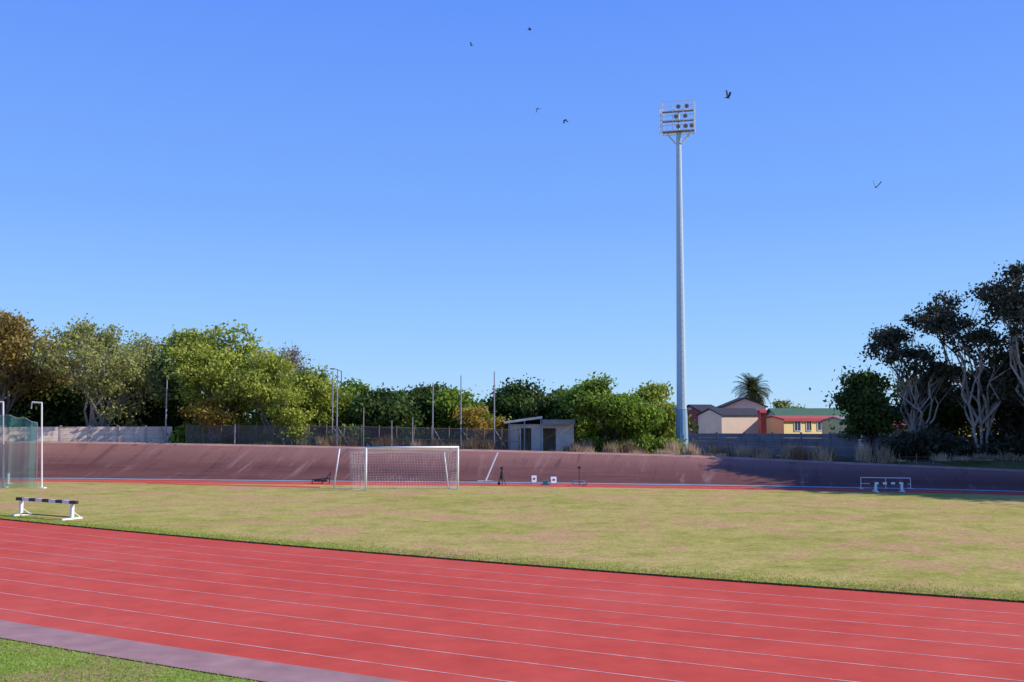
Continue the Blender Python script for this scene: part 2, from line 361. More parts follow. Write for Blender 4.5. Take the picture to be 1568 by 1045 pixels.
def blades(name, P, h, w, mat, lean=.35, tint=None):
    """upright grass blades: P Nx3 root points"""
    N = len(P); a = rng.uniform(0, 2*math.pi, N); hh = h*rng.uniform(.5, 1.3, N); dx = np.stack([np.cos(a), np.sin(a), 0*a], 1)*w*.5
    tip = P+np.stack([rng.normal(0, lean, N)*hh, rng.normal(0, lean, N)*hh, hh], 1)
    V = np.stack([P-dx, P+dx, tip], 1).reshape(-1, 3); me = bpy.data.meshes.new(name)
    me.vertices.add(3*N); me.vertices.foreach_set('co', V.ravel()); me.loops.add(3*N); me.loops.foreach_set('vertex_index', np.arange(3*N, dtype=np.int32))
    me.polygons.add(N); me.polygons.foreach_set('loop_start', np.arange(0, 3*N, 3, dtype=np.int32)); me.polygons.foreach_set('loop_total', np.full(N, 3, np.int32))
    me.materials.append(mat); at = me.attributes.new('tint', 'FLOAT', 'POINT'); t = rng.random(N) if tint is None else np.clip(tint+rng.normal(0, .15, N), 0, 1); at.data.foreach_set('value', np.repeat(t, 3).astype(np.float32))
    me.update(calc_edges=True); o = bpy.data.objects.new(name, me); scene.collection.objects.link(o); return o
# grass along kerb
idx = rng.uniform(20, 150, 44000); i0 = idx.astype(int); fr = idx-i0
nn = offset(inner, 1.0)-inner; d = np.abs(rng.normal(0, .6, len(idx)))-.02
P = inner[i0]*(1-fr)[:, None]+inner[i0+1]*fr[:, None]+nn[i0]*d[:, None]
blades("kerb_grass_fringe", np.column_stack([P, np.full(len(P), Z_IN-.02)]), .06, .03, L_BLD)
u_ = rng.uniform(-14, -1.5, 50000); v_ = rng.uniform(12, 22, 50000)
bnd = np.interp(u_, offset(inner, -13.05)[:, 0], offset(inner, -13.05)[:, 1]); ok = v_ < bnd+.05
blades("foreground_lawn", np.column_stack([u_[ok], v_[ok], np.full(ok.sum(), -.012)]), .035, .022, L_BLD, .7)
# ------------------------------------------------------------------ trees
T_ = tree
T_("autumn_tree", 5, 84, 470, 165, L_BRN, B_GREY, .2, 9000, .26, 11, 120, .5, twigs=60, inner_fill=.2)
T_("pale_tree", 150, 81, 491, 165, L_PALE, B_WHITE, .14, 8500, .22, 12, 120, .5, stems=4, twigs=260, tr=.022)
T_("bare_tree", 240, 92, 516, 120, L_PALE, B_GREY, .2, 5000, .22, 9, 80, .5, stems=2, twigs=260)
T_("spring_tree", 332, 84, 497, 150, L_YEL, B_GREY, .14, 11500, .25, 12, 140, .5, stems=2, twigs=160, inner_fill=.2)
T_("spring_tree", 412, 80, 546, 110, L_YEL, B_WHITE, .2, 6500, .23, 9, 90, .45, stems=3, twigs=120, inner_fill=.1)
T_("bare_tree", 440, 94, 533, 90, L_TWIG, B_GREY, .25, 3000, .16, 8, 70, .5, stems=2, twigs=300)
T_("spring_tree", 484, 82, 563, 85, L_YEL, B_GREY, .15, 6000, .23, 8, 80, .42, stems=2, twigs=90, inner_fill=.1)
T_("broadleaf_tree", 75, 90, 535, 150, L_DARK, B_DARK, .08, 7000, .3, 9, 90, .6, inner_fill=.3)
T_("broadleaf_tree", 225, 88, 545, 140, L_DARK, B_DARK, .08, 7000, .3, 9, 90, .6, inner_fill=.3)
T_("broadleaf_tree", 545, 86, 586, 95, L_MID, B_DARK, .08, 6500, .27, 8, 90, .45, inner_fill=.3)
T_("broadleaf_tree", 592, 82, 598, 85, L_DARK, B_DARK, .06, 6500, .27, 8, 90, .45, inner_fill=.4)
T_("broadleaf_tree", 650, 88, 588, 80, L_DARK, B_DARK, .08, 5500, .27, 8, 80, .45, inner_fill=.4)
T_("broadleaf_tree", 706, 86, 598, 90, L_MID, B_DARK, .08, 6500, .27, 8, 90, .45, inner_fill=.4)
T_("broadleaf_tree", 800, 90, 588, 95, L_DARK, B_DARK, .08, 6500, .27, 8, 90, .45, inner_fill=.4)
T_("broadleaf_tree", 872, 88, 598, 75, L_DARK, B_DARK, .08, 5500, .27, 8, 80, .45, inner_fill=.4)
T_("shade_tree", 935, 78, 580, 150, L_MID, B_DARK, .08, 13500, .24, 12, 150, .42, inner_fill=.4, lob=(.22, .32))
T_("shade_tree", 1003, 84, 590, 62, L_YEL, B_DARK, .12, 6000, .24, 7, 70, .42, inner_fill=.3)
T_("orange_shrub", 725, 79, 622, 45, L_ORG, B_GREY, .1, 1500, .2, 5, 35, .3)
T_("orange_shrub", 325, 78.5, 610, 75, L_ORG, B_GREY, .1, 2600, .2, 6, 45, .35)
T_("orange_shrub", 768, 80, 640, 35, L_ORG, B_GREY, .1, 900, .2, 4, 25, .3)
T_("spring_tree", 435, 78, 600, 60, L_YEL, B_GREY, .1, 2500, .2, 6, 50, .35)
thicket("understorey_shrubs", -60, 560, 90, 580, L_DARK, B_DARK, 30000, .32, 5, .3, sig=.7)
thicket("understorey_shrubs", 540, 1035, 92, 612, L_DARK, B_DARK, 20000, .32, 5, .2, sig=.7)
thicket("hedge_shrubs", 270, 560, 79.5, 642, L_MID, B_DARK, 4500, .22, 2, .6, sig=.35)
thicket("hedge_shrubs", 600, 790, 80, 648, L_DARK, B_DARK, 3500, .22, 2, .6, sig=.35)
thicket("hedge_shrubs", 890, 1035, 76, 664, L_MID, B_DARK, 3500, .2, 2, .5, sig=.35)
# right side
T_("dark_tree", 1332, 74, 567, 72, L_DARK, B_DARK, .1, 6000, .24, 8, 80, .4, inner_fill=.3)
T_("unseen_eucalyptus_tree", 1400, 72, 478, 120, L_EUC, B_WHITE, .2, 6500, .2, 16, 95, .36, stems=2, lob=(.11, .19), tr=.016)
T_("unseen_eucalyptus_tree", 1502, 70, 436, 160, L_EUC, B_WHITE, .2, 9000, .2, 22, 132, .38, stems=3, lob=(.10, .17), tr=.017)
T_("unseen_eucalyptus_tree", 1592, 66, 404, 140, L_EUC, B_WHITE, .2, 9000, .2, 20, 130, .38, stems=2, lob=(.11, .18), tr=.017)
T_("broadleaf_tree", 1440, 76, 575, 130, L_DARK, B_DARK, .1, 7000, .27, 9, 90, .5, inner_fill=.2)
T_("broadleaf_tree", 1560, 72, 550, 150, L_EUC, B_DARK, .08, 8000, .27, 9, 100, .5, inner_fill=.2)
thicket("roadside_shrubs", 1340, 1640, 70.5, 645, L_EUC, B_DARK, 5000, .24, 3, .6, sig=.4)
for X_, D_, H_, W_ in ((44, 64, 17, 10), (45, 57.5, 17, 10), (51, 68, 23, 12), (55, 62, 24, 12), (51, 55, 21, 11), (60, 66, 27, 13)):  # unseen trees added off frame, heights set so their shade reaches the banking
    T_("unseen_eucalyptus_tree", 0, D_, 0, 0, L_EUC, B_WHITE, .06, 4200, .55, 12, 110, .8, stems=2, X=X_, H=H_, Wd=W_, inner_fill=.35)
T_("distant_tree", 1200, 130, 612, 28, L_PALE, B_GREY, .3, 900, .3, 5, 25, .4)
T_("distant_tree", 1225, 150, 622, 30, L_MID, B_GREY, .2, 900, .4, 5, 25, .5)
# palm
def palm(u, v, D, R):
    c = W(u, v, D); zb = 1.2; wood = MB(); limb(wood, (c.x, D, zb), (c.x, D, c.z-.1), .32, .26, 6, .0, 10)
    for i in range(60):
        a = rng.uniform(0, 6.28); wood.tube((c.x+.3*math.cos(a), D+.3*math.sin(a), c.z-.9+rng.random()), (c.x+.55*math.cos(a), D+.55*math.sin(a), c.z-.4+rng.random()*.5), .05, .02, 4, 0)
    m = MB(); tint = []
    for i in range(95):
        a = rng.uniform(0, 6.28); e0 = math.radians(rng.uniform(-25, 88)); L = R*rng.uniform(.85, 1.1); p = Vector(c); dirh = Vector((math.cos(a), math.sin(a), 0)); e = e0; t_ = rng.random()*.6+.1*(e0 > .5)
        for k in range(12):
            q = p+(dirh*math.cos(e)+Vector((0, 0, math.sin(e))))*(L/12); side = dirh.cross(Vector((0, 0, 1)))
            m.tube(p, q, .02, .02, 3, 0, False); tint += [t_]*6
            if k > 0:
                ll = .5*math.sin(min(1, (k+1)/13)*3.0)+.12
                for sg in (-1, 1):
                    for j in (0, .5):
                        b0 = p.lerp(q, j); b1 = p.lerp(q, j+.3); tip = b0+side*sg*ll+(q-p)*1.6+Vector((0, 0, -.12))
                        m.add([b0, b1, tip], [(0, 1, 2)]); tint += [t_+rng.normal(0, .1)]*3
            p = q; e -= math.radians(rng.uniform(5, 9))*(1 if e0 < 1.2 else .7)
    par = empty("palm_tree"); o = m.build("fronds", L_PALM, par); at = o.data.attributes.new('tint', 'FLOAT', 'POINT'); at.data.foreach_set('value', np.clip(tint, 0, 1).astype(np.float32))
    wood.build("trunk", plain("palm_bark", (.24, .15, .08), .9, .4, 5), par)
palm(1152, 600, 110, 2.35)
def dryband(name, u0, u1, dmin, dmax, h, N, mat=L_DRY, w=.05):
    xa, xb = W(u0, 640, 72).x, W(u1, 640, 72).x; nc = int(abs(xb-xa)*2.2)
    cx = rng.uniform(xa, xb, nc); cy = rng.uniform(dmin, dmax, nc); ch = rng.uniform(.35, 1.3, nc)**1.3; ct = rng.random(nc); ci = rng.integers(0, nc, N)
    x = cx[ci]+rng.normal(0, .22, N); tD = np.interp(x, top[:, 0], top[:, 1]); dd = np.maximum(dmin, cy[ci]+rng.normal(0, .22, N))
    y = tD+dd; z = np.array([terr(a) for a in x]); zt = np.interp(x, topX, topZ); z = np.where(dd < 2, (z+zt)/2, z)
    o = blades(name, np.column_stack([x, y, z-.05]), h, w, mat, .22, ct[ci])
    co = np.zeros(len(o.data.vertices)*3); o.data.vertices.foreach_get('co', co); co = co.reshape(-1, 3, 3); co[:, 2, :] = co[:, 0, :]+(co[:, 2, :]-co[:, 0, :])*ch[ci][:, None]; o.data.vertices.foreach_set('co', co.ravel()); o.data.update()
    return o
dryband("dry_brush", 270, 800, 1.2, 5.5, 1.0, 6000, L_BRUSH, w=.045)
dryband("dry_grass_tufts", 860, 1330, .6, 3.2, .85, 12000)
dryband("dry_grass_tufts", 1330, 1640, 2, 6, .35, 3500)
dryband("weeds", 0, 860, .5, 1.5, .3, 3500, L_BRUSH)
# ------------------------------------------------------------------ left precast wall
def panel_wall(name, pts, h, z0, mat, post, bay=2.1, th=.08):
    par = empty(name); m = MB(); p = MB(); c = catmull(pts, 6)
    seg = np.linalg.norm(np.diff(c, axis=0), axis=1); L = np.concatenate([[0], np.cumsum(seg)]); nb_ = int(L[-1]/bay)
    q = [np.array([np.interp(i*bay, L, c[:, k]) for k in (0, 1)]) for i in range(nb_+1)]
    for i in range(nb_):
        a, b = q[i], q[i+1]; mid = (a+b)/2; ang = math.atan2(*(b-a)[::-1]); zb = z0(mid[0]); rows = 5
        for r in range(rows):
            m.box((mid[0], mid[1], zb+h*(r+.5)/rows), (bay-.16, th, h/rows-.012), ang)
        p.box((a[0], a[1], zb+h/2+.04), (.15, .16, h+.12), ang)
    m.build("panels", mat, par); p.build("posts", post, par)
def wallmat(name, a, b, st):
    m, n, bb = newmat(name); tc = node(n, 'ShaderNodeTexCoord'); v = tc.outputs['Object']
    f = noise(n, v, .5, 5, .7); s2 = noise(n, v, 1, 5, .7, (1.5, 1.5, .5))
    c = ramp(n, f, [(.35, a), (.65, b)]); c = mix(n, ramp(n, s2, [(.5, (0, 0, 0)), (.68, (.8,)*3)]), c, st)
    n.links.new(c, bb.inputs['Base Color']); bb.inputs['Roughness'].default_value = .9; return m
M_PW = wallmat("precast_wall", (.85, .68, .56), (.72, .56, .44), (.36, .22, .17))
M_PWG = wallmat("grey_wall", (.17, .165, .19), (.23, .215, .24), (.11, .10, .11))
panel_wall("precast_wall", [tuple(W(u, 640, D).xy) for u, D in ((-120, 71), (0, 76.5), (140, 79), (283, 80.5))], 1.55, lambda x: 1.95, M_PW, plain("wall_post", (.5, .42, .38), .9))
panel_wall("boundary_wall", [tuple(W(u, 640, D).xy) for u, D in ((1055, 78), (1150, 77), (1250, 75.5), (1322, 74))], 1.65, lambda x: 1.35, M_PWG, M_PWG)
panel_wall("boundary_wall", [tuple(W(u, 640, D).xy) for u, D in ((1322, 74.2), (1450, 73.5), (1600, 72))], 1.5, lambda x: 1.35, M_PWG, M_PWG)
# ------------------------------------------------------------------ fences and poles
def uvpanel(m_obj_name, pts, z0, z1, mat, par):
    n = len(pts); m = MB(); m.add([(*pts[i], z0[i]) for i in range(n)]+[(*pts[i], z1[i]) for i in range(n)], [(i, i+1, n+i+1, n+i) for i in range(n-1)])
    o = m.build(m_obj_name, mat, par); ul = o.data.uv_layers.new(name='UVMap')
    L = np.concatenate([[0], np.cumsum(np.linalg.norm(np.diff(np.array(pts), axis=0), axis=1))])
    for p in o.data.polygons:
        for li in p.loop_indices:
            vi = o.data.loops[li].vertex_index; ul.data[li].uv = (L[vi % n], 0 if vi < n else z1[vi-n]-z0[vi-n])
    return o
def chain_fence(name, us, Ds, h, postmat):
    par = empty(name); pts = [tuple(W(u, 640, D).xy) for u, D in zip(us, Ds)]; z0 = [terr(p[0]) for p in pts]; z1 = [z+h for z in z0]
    uvpanel("mesh", pts, z0, z1, M_CHAIN, par); m = MB()
    for p, a, b in zip(pts, z0, z1): m.tube((p[0], p[1]-.05, a-.2), (p[0], p[1]-.05, b+.15), .045, .045, 6)
    for i in range(len(pts)-1):
        for t in (.03, .5, 1.0):
            m.tube((*pts[i], z0[i]+h*t), (*pts[i+1], z0[i+1]+h*t), .02, .02, 4)
    m.build("posts_and_rails", postmat, par)
us = list(np.linspace(286, 795, 20)); chain_fence("chain_link_fence", us, [78.0-2.6*(u-286)/510 for u in us], 1.75, M_RUST)
us = list(np.linspace(1060, 1330, 11)); chain_fence("chain_link_fence", us, [73.5-3*(u-1060)/270 for u in us], 1.2, M_RUST)
def pole(name, u, vt, D, r=.06, arm=None, mat=M_GALV, braces=False):
    t = W(u, vt, D); m = MB(); zb = terr(t.x)-.2; m.tube((t.x, D, zb), t, r*1.25, r*.8, 8)
    m.tube(t, (t.x, D, t.z+.05), r*1.1, r*.4, 8)
    if arm: m.tube(t, (t.x+arm, D, t.z+.25), r*.6, r*.5, 6); m.box((t.x+arm*1.25, D, t.z+.24), (.45, .18, .12))
    if braces:
        m.tube((t.x, D, zb+2.0), (t.x+1.1, D, zb+.2), r*.6, r*.6, 6)
    m.build(name, mat)
for u, vt, D in ((517, 566, 77), (510, 569, 78.5), (663, 587, 78), (706, 576, 77.5), (757, 570, 76), (632, 640, 76), (468, 590, 80), (557, 625, 77), (360, 650, 76.5), (600, 645, 76)):
    pole("net_pole", u, vt, D, .05 if vt < 600 else .04, braces=vt < 600)
pole("street_lamp", 256, 576, 79, .06, arm=.5)
pole("street_lamp", 523, 569, 96, .07, arm=-.7)
st = MB()
for u in range(1375, 1570, 26):
    p = W(u, 640, 66.5+.3*math.sin(u)); st.tube((p.x, p.y, 1.0), (p.x+.03, p.y, 1.85), .035, .03, 6)
pts_ = [W(u, 640, 66.5) for u in (1375, 1560)]
st.tube((pts_[0].x, 66.5, 1.6), (pts_[1].x, 66.5, 1.6), .012, .012, 4); st.build("stake_fence", M_RUST)
# ------------------------------------------------------------------ buildings
def gable_house(name, c, size, rz, wall, roof, rh, ov=.3, wins=(), trim=None, hip=False, flat=False):
    """c base centre; size (w,d,h); wins: list (x offset, z centre, w, h) on camera-side wall"""
    par = empty(name); w, d, h = size; R = Matrix.Rotation(rz, 3, 'Z'); c = Vector(c)
    def P(x, y, z): return c+R@Vector((x, y, z))
    m = MB(); m.box(P(0, 0, h/2), (w, d, h), rz)
    if not flat:
        for sx in (-1, 1):
            if not hip: m.add([P(sx*w/2, -d/2, h), P(sx*w/2, d/2, h), P(sx*w/2, 0, h+rh)], [(0, 1, 2)])
    m.build("walls", wall, par); r = MB()
    if flat:
        r.box(P(0, 0, h+.1), (w+2*ov, d+2*ov, .2), rz)
    else:
        e = w/2+ov; f = d/2+ov; zl = h-.12; k = (w/2-d/2 if hip else e); t = .12
        A = [P(-e, -f, zl), P(e, -f, zl), P(k, 0, h+rh+.05), P(-k, 0, h+rh+.05)]; B = [P(e, f, zl), P(-e, f, zl), P(-k, 0, h+rh+.05), P(k, 0, h+rh+.05)]
        for q in (A, B):
            up = [p+Vector((0, 0, t)) for p in q]; r.add(q+up, [(0, 1, 2, 3), (4, 7, 6, 5), (0, 4, 5, 1), (1, 5, 6, 2), (2, 6, 7, 3), (3, 7, 4, 0)])
        if hip:
            for sx in (-1, 1): r.add([P(sx*e, -f, zl+t), P(sx*e, f, zl+t), P(sx*k, 0, h+rh+.05+t)], [(0, 1, 2)])
    r.build("roof", roof, par)
    if trim:
        t_ = MB(); t_.box(P(0, -d/2-ov-.03, h-.1 if not flat else h+.1), (w+2*ov+.04, .05, .28), rz); t_.build("fascia", trim, par)
    if wins:
        fr = MB(); gl = MB()
        for x, z, ww, wh in wins:
            gl.box(P(x, -d/2-.015, z), (ww, .02, wh), rz)
            for a in (-1, 1):
                fr.box(P(x+a*(ww/2+.03), -d/2-.03, z), (.06, .07, wh+.12), rz); fr.box(P(x, -d/2-.035, z+a*(wh/2+.03)), (ww, .07, .06), rz)
            fr.box(P(x, -d/2-.03, z), (.04, .05, wh), rz)
        g, n_, b_ = newmat("window_glass"); b_.inputs['Base Color'].default_value = (.05, .06, .09, 1); b_.inputs['Roughness'].default_value = .15
        gl.build("window_panes", g, par); fr.build("window_frames", M_WHITE, par)
    return par
M_CREAM = plain("cream_plaster", (.93, .70, .30), .85, .06, 1); M_BEIGE = plain("beige_plaster", (.78, .60, .46), .85, .08, 1)
M_MAR = plain("maroon_wall", (.34, .075, .06), .85, .1, 1); M_REDR = plain("red_roof", (.42, .08, .06), .7, .15, 2); M_NAVY = plain("slate_roof", (.03, .03, .042), .85, .2, 2)
M_GRNR = plain("green_roof", (.07, .15, .07), .7, .15, 2); M_GREYR = plain("grey_roof", (.28, .27, .26), .6, .2, 2); M_REDF = plain("red_fascia", (.5, .05, .04), .6, .1, 2)
def hb(u, D, z=1.2): p = W(u, 640, D); return (p.x, D, z)
K = lambda px, D: px/FP*D
gable_house("beige_house", hb(1120, 100), (K(84, 100), 3.6, 3.3), math.radians(28), M_BEIGE, M_NAVY, .5, .12)
gable_house("maroon_house", hb(1072, 103), (K(34, 102), 6, 3.6), math.radians(15), M_MAR, M_NAVY, .6, .15)
gable_house("gabled_house", hb(1136, 107), (3.0, 4.4, 4.2), math.radians(90), M_BEIGE, M_NAVY, .8, .2)
gable_house("red_house", hb(1167, 96.5), (K(8, 98), 1.2, 3.5), 0, M_REDF, M_REDF, .15, .05)
gable_house("cream_house", hb(1236, 100), (K(142, 99), 3.2, 2.9), math.radians(28), M_CREAM, M_REDR, .15, .15,
            wins=[(-2.9, 2.2, .75, .9), (-1.4, 2.2, .6, .9), (.2, 2.2, .9, .8), (1.7, 2.2, .7, .8), (3, 2.2, .5, .9)], trim=M_REDF)
gable_house("green_roofed_house", hb(1250, 122), (K(135, 122), 8, 2.9), 0, M_BEIGE, M_GRNR, 1.1, .4)
gable_house("yellow_house", hb(1286, 93), (K(26, 92), 3, 2.75), math.radians(28), M_CREAM, M_GREYR, .2, .1)
gable_house("red_roofed_house", hb(1352, 90), (K(85, 90), 6, 2.2), math.radians(4), M_BEIGE, M_REDR, 1.4, .3, hip=True)
gable_house("gabled_house", hb(1440, 84), (5, K(50, 84), 3.1), math.radians(115), M_CREAM, M_REDR, 1.9, .25)
gable_house("white_house", hb(1020, 96), (4, K(24, 96), 2.8), math.radians(110), M_WHITE, M_GREYR, 1.2, .2)
gable_house("gabled_house", hb(1500, 86), (K(60, 86), 5, 2.6), math.radians(15), M_BEIGE, M_GREYR, 1.2, .3)
# clubhouse shed
par = empty("clubhouse_shed"); D = 77.5; x0, x1 = W(778, 640, D).x, W(878, 640, D).x; zb = 1.4; m = MB(); w = x1-x0
M_SHED = plain("shed_wall", (.66, .57, .49), .85, .15, 1.5)
m.box(((x0+x1)/2, D+3.5, zb+1.15), (w, .15, 2.3)); m.box((x0+.08, D+1.75, zb+1.15), (.14, 3.3, 2.3)); m.box((x1-.08, D+1.75, zb+1.15), (.14, 3.3, 2.3))
for a, b in ((0, .9), (1.7, 2.6), (3.6, 5.0)): m.box((x0+(a+b)/2+.1, D, zb+1.15), (b-a, .14, 2.3))
m.box((x0+w*.5, D+.002, zb+2.15), (w-.3, .1, .3)); m.build("walls", M_SHED, par)
r = MB(); r.add([(x0-.3, D-.7, zb+2.35), (x0+w*.52, D-.7, zb+2.75), (x0+w*.52, D+4, zb+2.75), (x0-.3, D+4, zb+2.35)]+[(x0-.3, D-.7, zb+2.5), (x0+w*.52, D-.7, zb+2.92), (x0+w*.52, D+4, zb+2.92), (x0-.3, D+4, zb+2.5)], [(0, 3, 2, 1), (4, 5, 6, 7), (0, 1, 5, 4), (1, 2, 6, 5), (2, 3, 7, 6), (3, 0, 4, 7)])
r.build("canopy_roof", plain("canopy_metal", (.7, .66, .6), .5, .15, 2), par)
r = MB(); r.box((x0+w*.77, D+1.6, zb+2.6), (w*.5, 4.4, .12)); r.box((x0+w*.77, D-.62, zb+2.45), (w*.5, .06, .35)); r.build("flat_roof", M_GREYR, par)
r = MB()
for t in (.02, .25, .5): r.tube((x0+w*t, D-.6, zb), (x0+w*t, D-.6, zb+2.38+.7*t), .05, .05, 6)
r.build("canopy_posts", M_GALV, par)
hm = MB(); xs2 = np.linspace(-900, 900, 90); hz = 14+7*np.sin(xs2*.006+1)+3*np.sin(xs2*.021); n2 = len(xs2)
hm.add([(x, 1300, 0) for x in xs2]+[(x, 1500, z*.0+z) for x, z in zip(xs2, hz)]+[(x, 1800, 0) for x in xs2], [(r_*n2+i, r_*n2+i+1, (r_+1)*n2+i+1, (r_+1)*n2+i) for r_ in range(2) for i in range(n2-1)])
hm.build("distant_hill", M_DARKG, smooth=True)
# ------------------------------------------------------------------ floodlight tower
M_TOW = plain("tower_paint", (.50, .62, .68), .45, .05, .8, 0, .02); M_TOWB = plain("tower_base_paint", (.28, .44, .58), .5, .08, 1)
par = empty("floodlight_tower"); D = 80; X = 13.6; zt = W(1039, 203, D).z; zj = W(1044, 626, D).z
m = MB(); m.tube((X, D, zj), (X+.05, D, zt), .40, .20, 12, 0); m.tube((X, D, zj-.06), (X, D, zj), .46, .46, 12)
m.build("mast", M_TOW, par); m = MB(); m.tube((X, D, 1.0), (X, D, zj-.06), .53, .44, 12); m.box((X, D, 1.15), (1.5, 1.5, .3)); m.box((X-.1, D-.5, 2.4), (.34, .12, 1.0)); m.build("mast_base", M_TOWB, par)
m = MB()
for sgn in (-1, 1):
    m.box((X+sgn*.62, D-.1, zj-.02), (.26, .22, .2)); m.tube((X, D, zj-.05), (X+sgn*.6, D-.1, zj-.1), .03, .03, 6)
m.build("joint_floodlights", M_GALV, par)  # small floodlights at the mast joint, modelled as plain unlit boxes
Rh = Matrix.Rotation(math.radians(-14), 3, 'Z'); O = Vector((X+.06, D, zt))
def HP(x, y, z): return O+Rh@Vector((x, y, z))
hw, hd, hh = 1.28, .6, 2.45
m = MB(); bar = lambda a, b, r_=.035: m.tube(HP(*a), HP(*b), r_, r_, 6)
for z in (0, .85, 1.65, hh):
    for y in (-hd, hd): bar((-hw, y, z), (hw, y, z), .04 if z < 2 else .028)
    for x in (-hw, hw): bar((x, -hd, z), (x, hd, z), .03)
for x in (-hw, -hw/3, hw/3, hw):
    bar((x, -hd, 0), (x, -hd, hh if abs(x) > 1 else 2.1), .03)
    if abs(x) > 1: bar((x, hd, 0), (x, hd, hh), .03)
for x in (-hw*.8, hw*.8):
    bar((0, 0, -1.25), (x, -hd*.5, 0), .05); bar((0, 0, -1.25), (x, hd*.5, 0), .05)
bar((-hw, 0, 0), (hw, 0, 0), .06); bar((0, 0, 0), (0, 0, 1.65), .07)
for z in (0, .5, 1.0, 1.5, 2.0):
    for k in range(6):
        a0, a1 = math.pi*(.5+k/6), math.pi*(.5+(k+1)/6)
        bar((-hw+.3*math.cos(a0), .4*math.sin(a0), z), (-hw+.3*math.cos(a1), .4*math.sin(a1), z), .022)
for k in (1, 3, 5):
    a0 = math.pi*(.5+k/6); bar((-hw+.3*math.cos(a0), .4*math.sin(a0), 0), (-hw+.3*math.cos(a0), .4*math.sin(a0), 2.1), .022)
m.build("head_frame", M_WHITE, par)
m = MB()
for z in (0.03, .88, 1.68): m.box(HP(0, -.25, z), (2*hw, .5, .025), math.radians(-14))
m.build("platform_gratings", M_GALV, par)
m = MB(); g = MB()
for z, xs_ in ((.38, (.02, .62, 1.1)), (1.22, (-.15, .6)), (2.02, (.05, .72))):
    for x in xs_:
        a = HP(x, -hd+.1, z); b = HP(x, -hd-.16, z-.1); m.tube(a, b, .09, .19, 12); g.tube(b+(b-a)*.02, b+(b-a)*.1, .165, .15, 12); m.tube(HP(x, -hd+.1, z), HP(x, -hd+.1, z-.35), .03, .03, 6)
m.build("lamp_housings", plain("lamp_aluminium", (.6, .62, .65), .45, .1, 3, 0), par); gl_, n_, b_ = newmat("lamp_glass"); b_.inputs['Base Color'].default_value = (.2, .22, .26, 1); b_.inputs['Roughness'].default_value = .1; g.build("lamp_glass", gl_, par)
m = MB()
for z in np.arange(3, zt, .5): m.tube((X+.05-.07, D-.42+.2*z/zt, z), (X+.05+.07, D-.42+.2*z/zt, z), .012, .012, 4)
m.build("climbing_rungs", M_GALV, par)
# ------------------------------------------------------------------ football goal
par = empty("football_goal"); A = G(560, 751.5, Z_IN); B = G(701, 749.5, Z_IN); up = Vector((0, 0, 2.44)); m = MB()
for p in (A, B): m.tube(p, p+up, .06, .06, 12)
m.tube(A+up-Vector((.06, 0, 0)), B+up+Vector((.06, 0, 0)), .06, .06, 12); m.build("posts_and_crossbar", M_WHITE, par, True)
D = A.y+1.7; Lb = Vector((W(511, 748, D).x, D, Z_IN)); Lt = W(520, 687, D); Rb = Vector((W(687, 748, D).x, D-.2, Z_IN)); Rt = W(680, 692, D-.2)
m = MB(); m.tube(Lb, Lt, .045, .045, 8); m.tube(Rb, Rt, .04, .04, 8); m.tube(Lt, A+up, .018, .018, 5); m.tube(Rt, B+up, .018, .018, 5); m.tube(Lb, A, .03, .03, 6); m.tube(Rb, B, .03, .03, 6); m.build("stanchions", M_WHITE, par, True)
nL = W(534, 693, D); nR = W(681, 694, D); nLb = Vector((W(538, 748, D).x, D, Z_IN)); nRb = Vector((Rb.x, D, Z_IN))
m = MB()
def net(p00, p10, p11, p01, nu, nv, sag=.1, r=.005):
    def S(i, j):
        s_, t = i/nu, j/nv; q = (p00*(1-s_)+p10*s_)*(1-t)+(p01*(1-s_)+p11*s_)*t
        return q-Vector((0, 0, sag*math.sin(math.pi*t)*(1+.35*math.sin(9*s_))))+Vector((0, .12*math.sin(math.pi*s_)*math.sin(math.pi*t), 0))
    for i in range(nu+1):
        for j in range(nv):
            m.tube(S(i, j), S(i, j+1), r, r, 3, 0, False)
    for j in range(nv+1):
        for i in range(nu): m.tube(S(i, j), S(i+1, j), r, r, 3, 0, False)
net(A+up, B+up, nR, nL, 34, 10, .12); net(nL, nR, nRb, nLb, 34, 14, .05); net(A+up, nL, nLb, A, 10, 14, .02); net(B+up, nR, nRb, B, 8, 14, .02)
m.build("net", plain("net_cord", (.7, .7, .7), .8, .05), par)
par = empty("leaning_goal_frame"); m = MB(); a = G(743, 738, .01); b = W(762, 693, a.y+.3); m.tube(a, b, .055, .055, 8); m.tube(a-Vector((.5, 0, -.04)), a+Vector((.5, 0, .04)), .04, .04, 6); m.build("pole_and_foot", M_WHITE, par)
# ------------------------------------------------------------------ steeplechase barriers
def barrier(name, a, b, h, over, nband, foot=1.3, thick=.127):
    par = empty(name); d = (b-a).normalized(); n_ = Vector((-d.y, d.x, 0)); m = MB(); up = Vector((0, 0, 1))
    for p in (a, b):
        m.box(p+up*(h/2+.03), (.12, .12, h-.06), math.atan2(d.y, d.x)); m.box(p+up*.04, (.1, foot, .07), math.atan2(d.y, d.x))
        m.tube(p+n_*foot*.42+up*.07, p+up*h*.55, .02, .02, 6)
    m.build("legs_and_feet", M_WHITE, par)
    p0 = a-d*over; p1 = b+d*over; L = (p1-p0).length; bw_ = L/nband; m = MB()
    for i in range(nband):
        c = p0+d*(bw_*(i+.5))+up*(h+thick/2); m.box(c, (bw_, thick, thick), math.atan2(d.y, d.x), 1-i % 2)
    m.build("beam", [M_WHITE, M_BLACK], par); m = MB(); m.tube(a+up*.1, b+up*.1, .025, .025, 6); m.build("tie_bar", M_BLACK, par)
a, b = G(32, 790, Z_IN), G(110, 796, Z_IN); barrier("steeplechase_barrier", a, b, .64, .3, 9, .95)
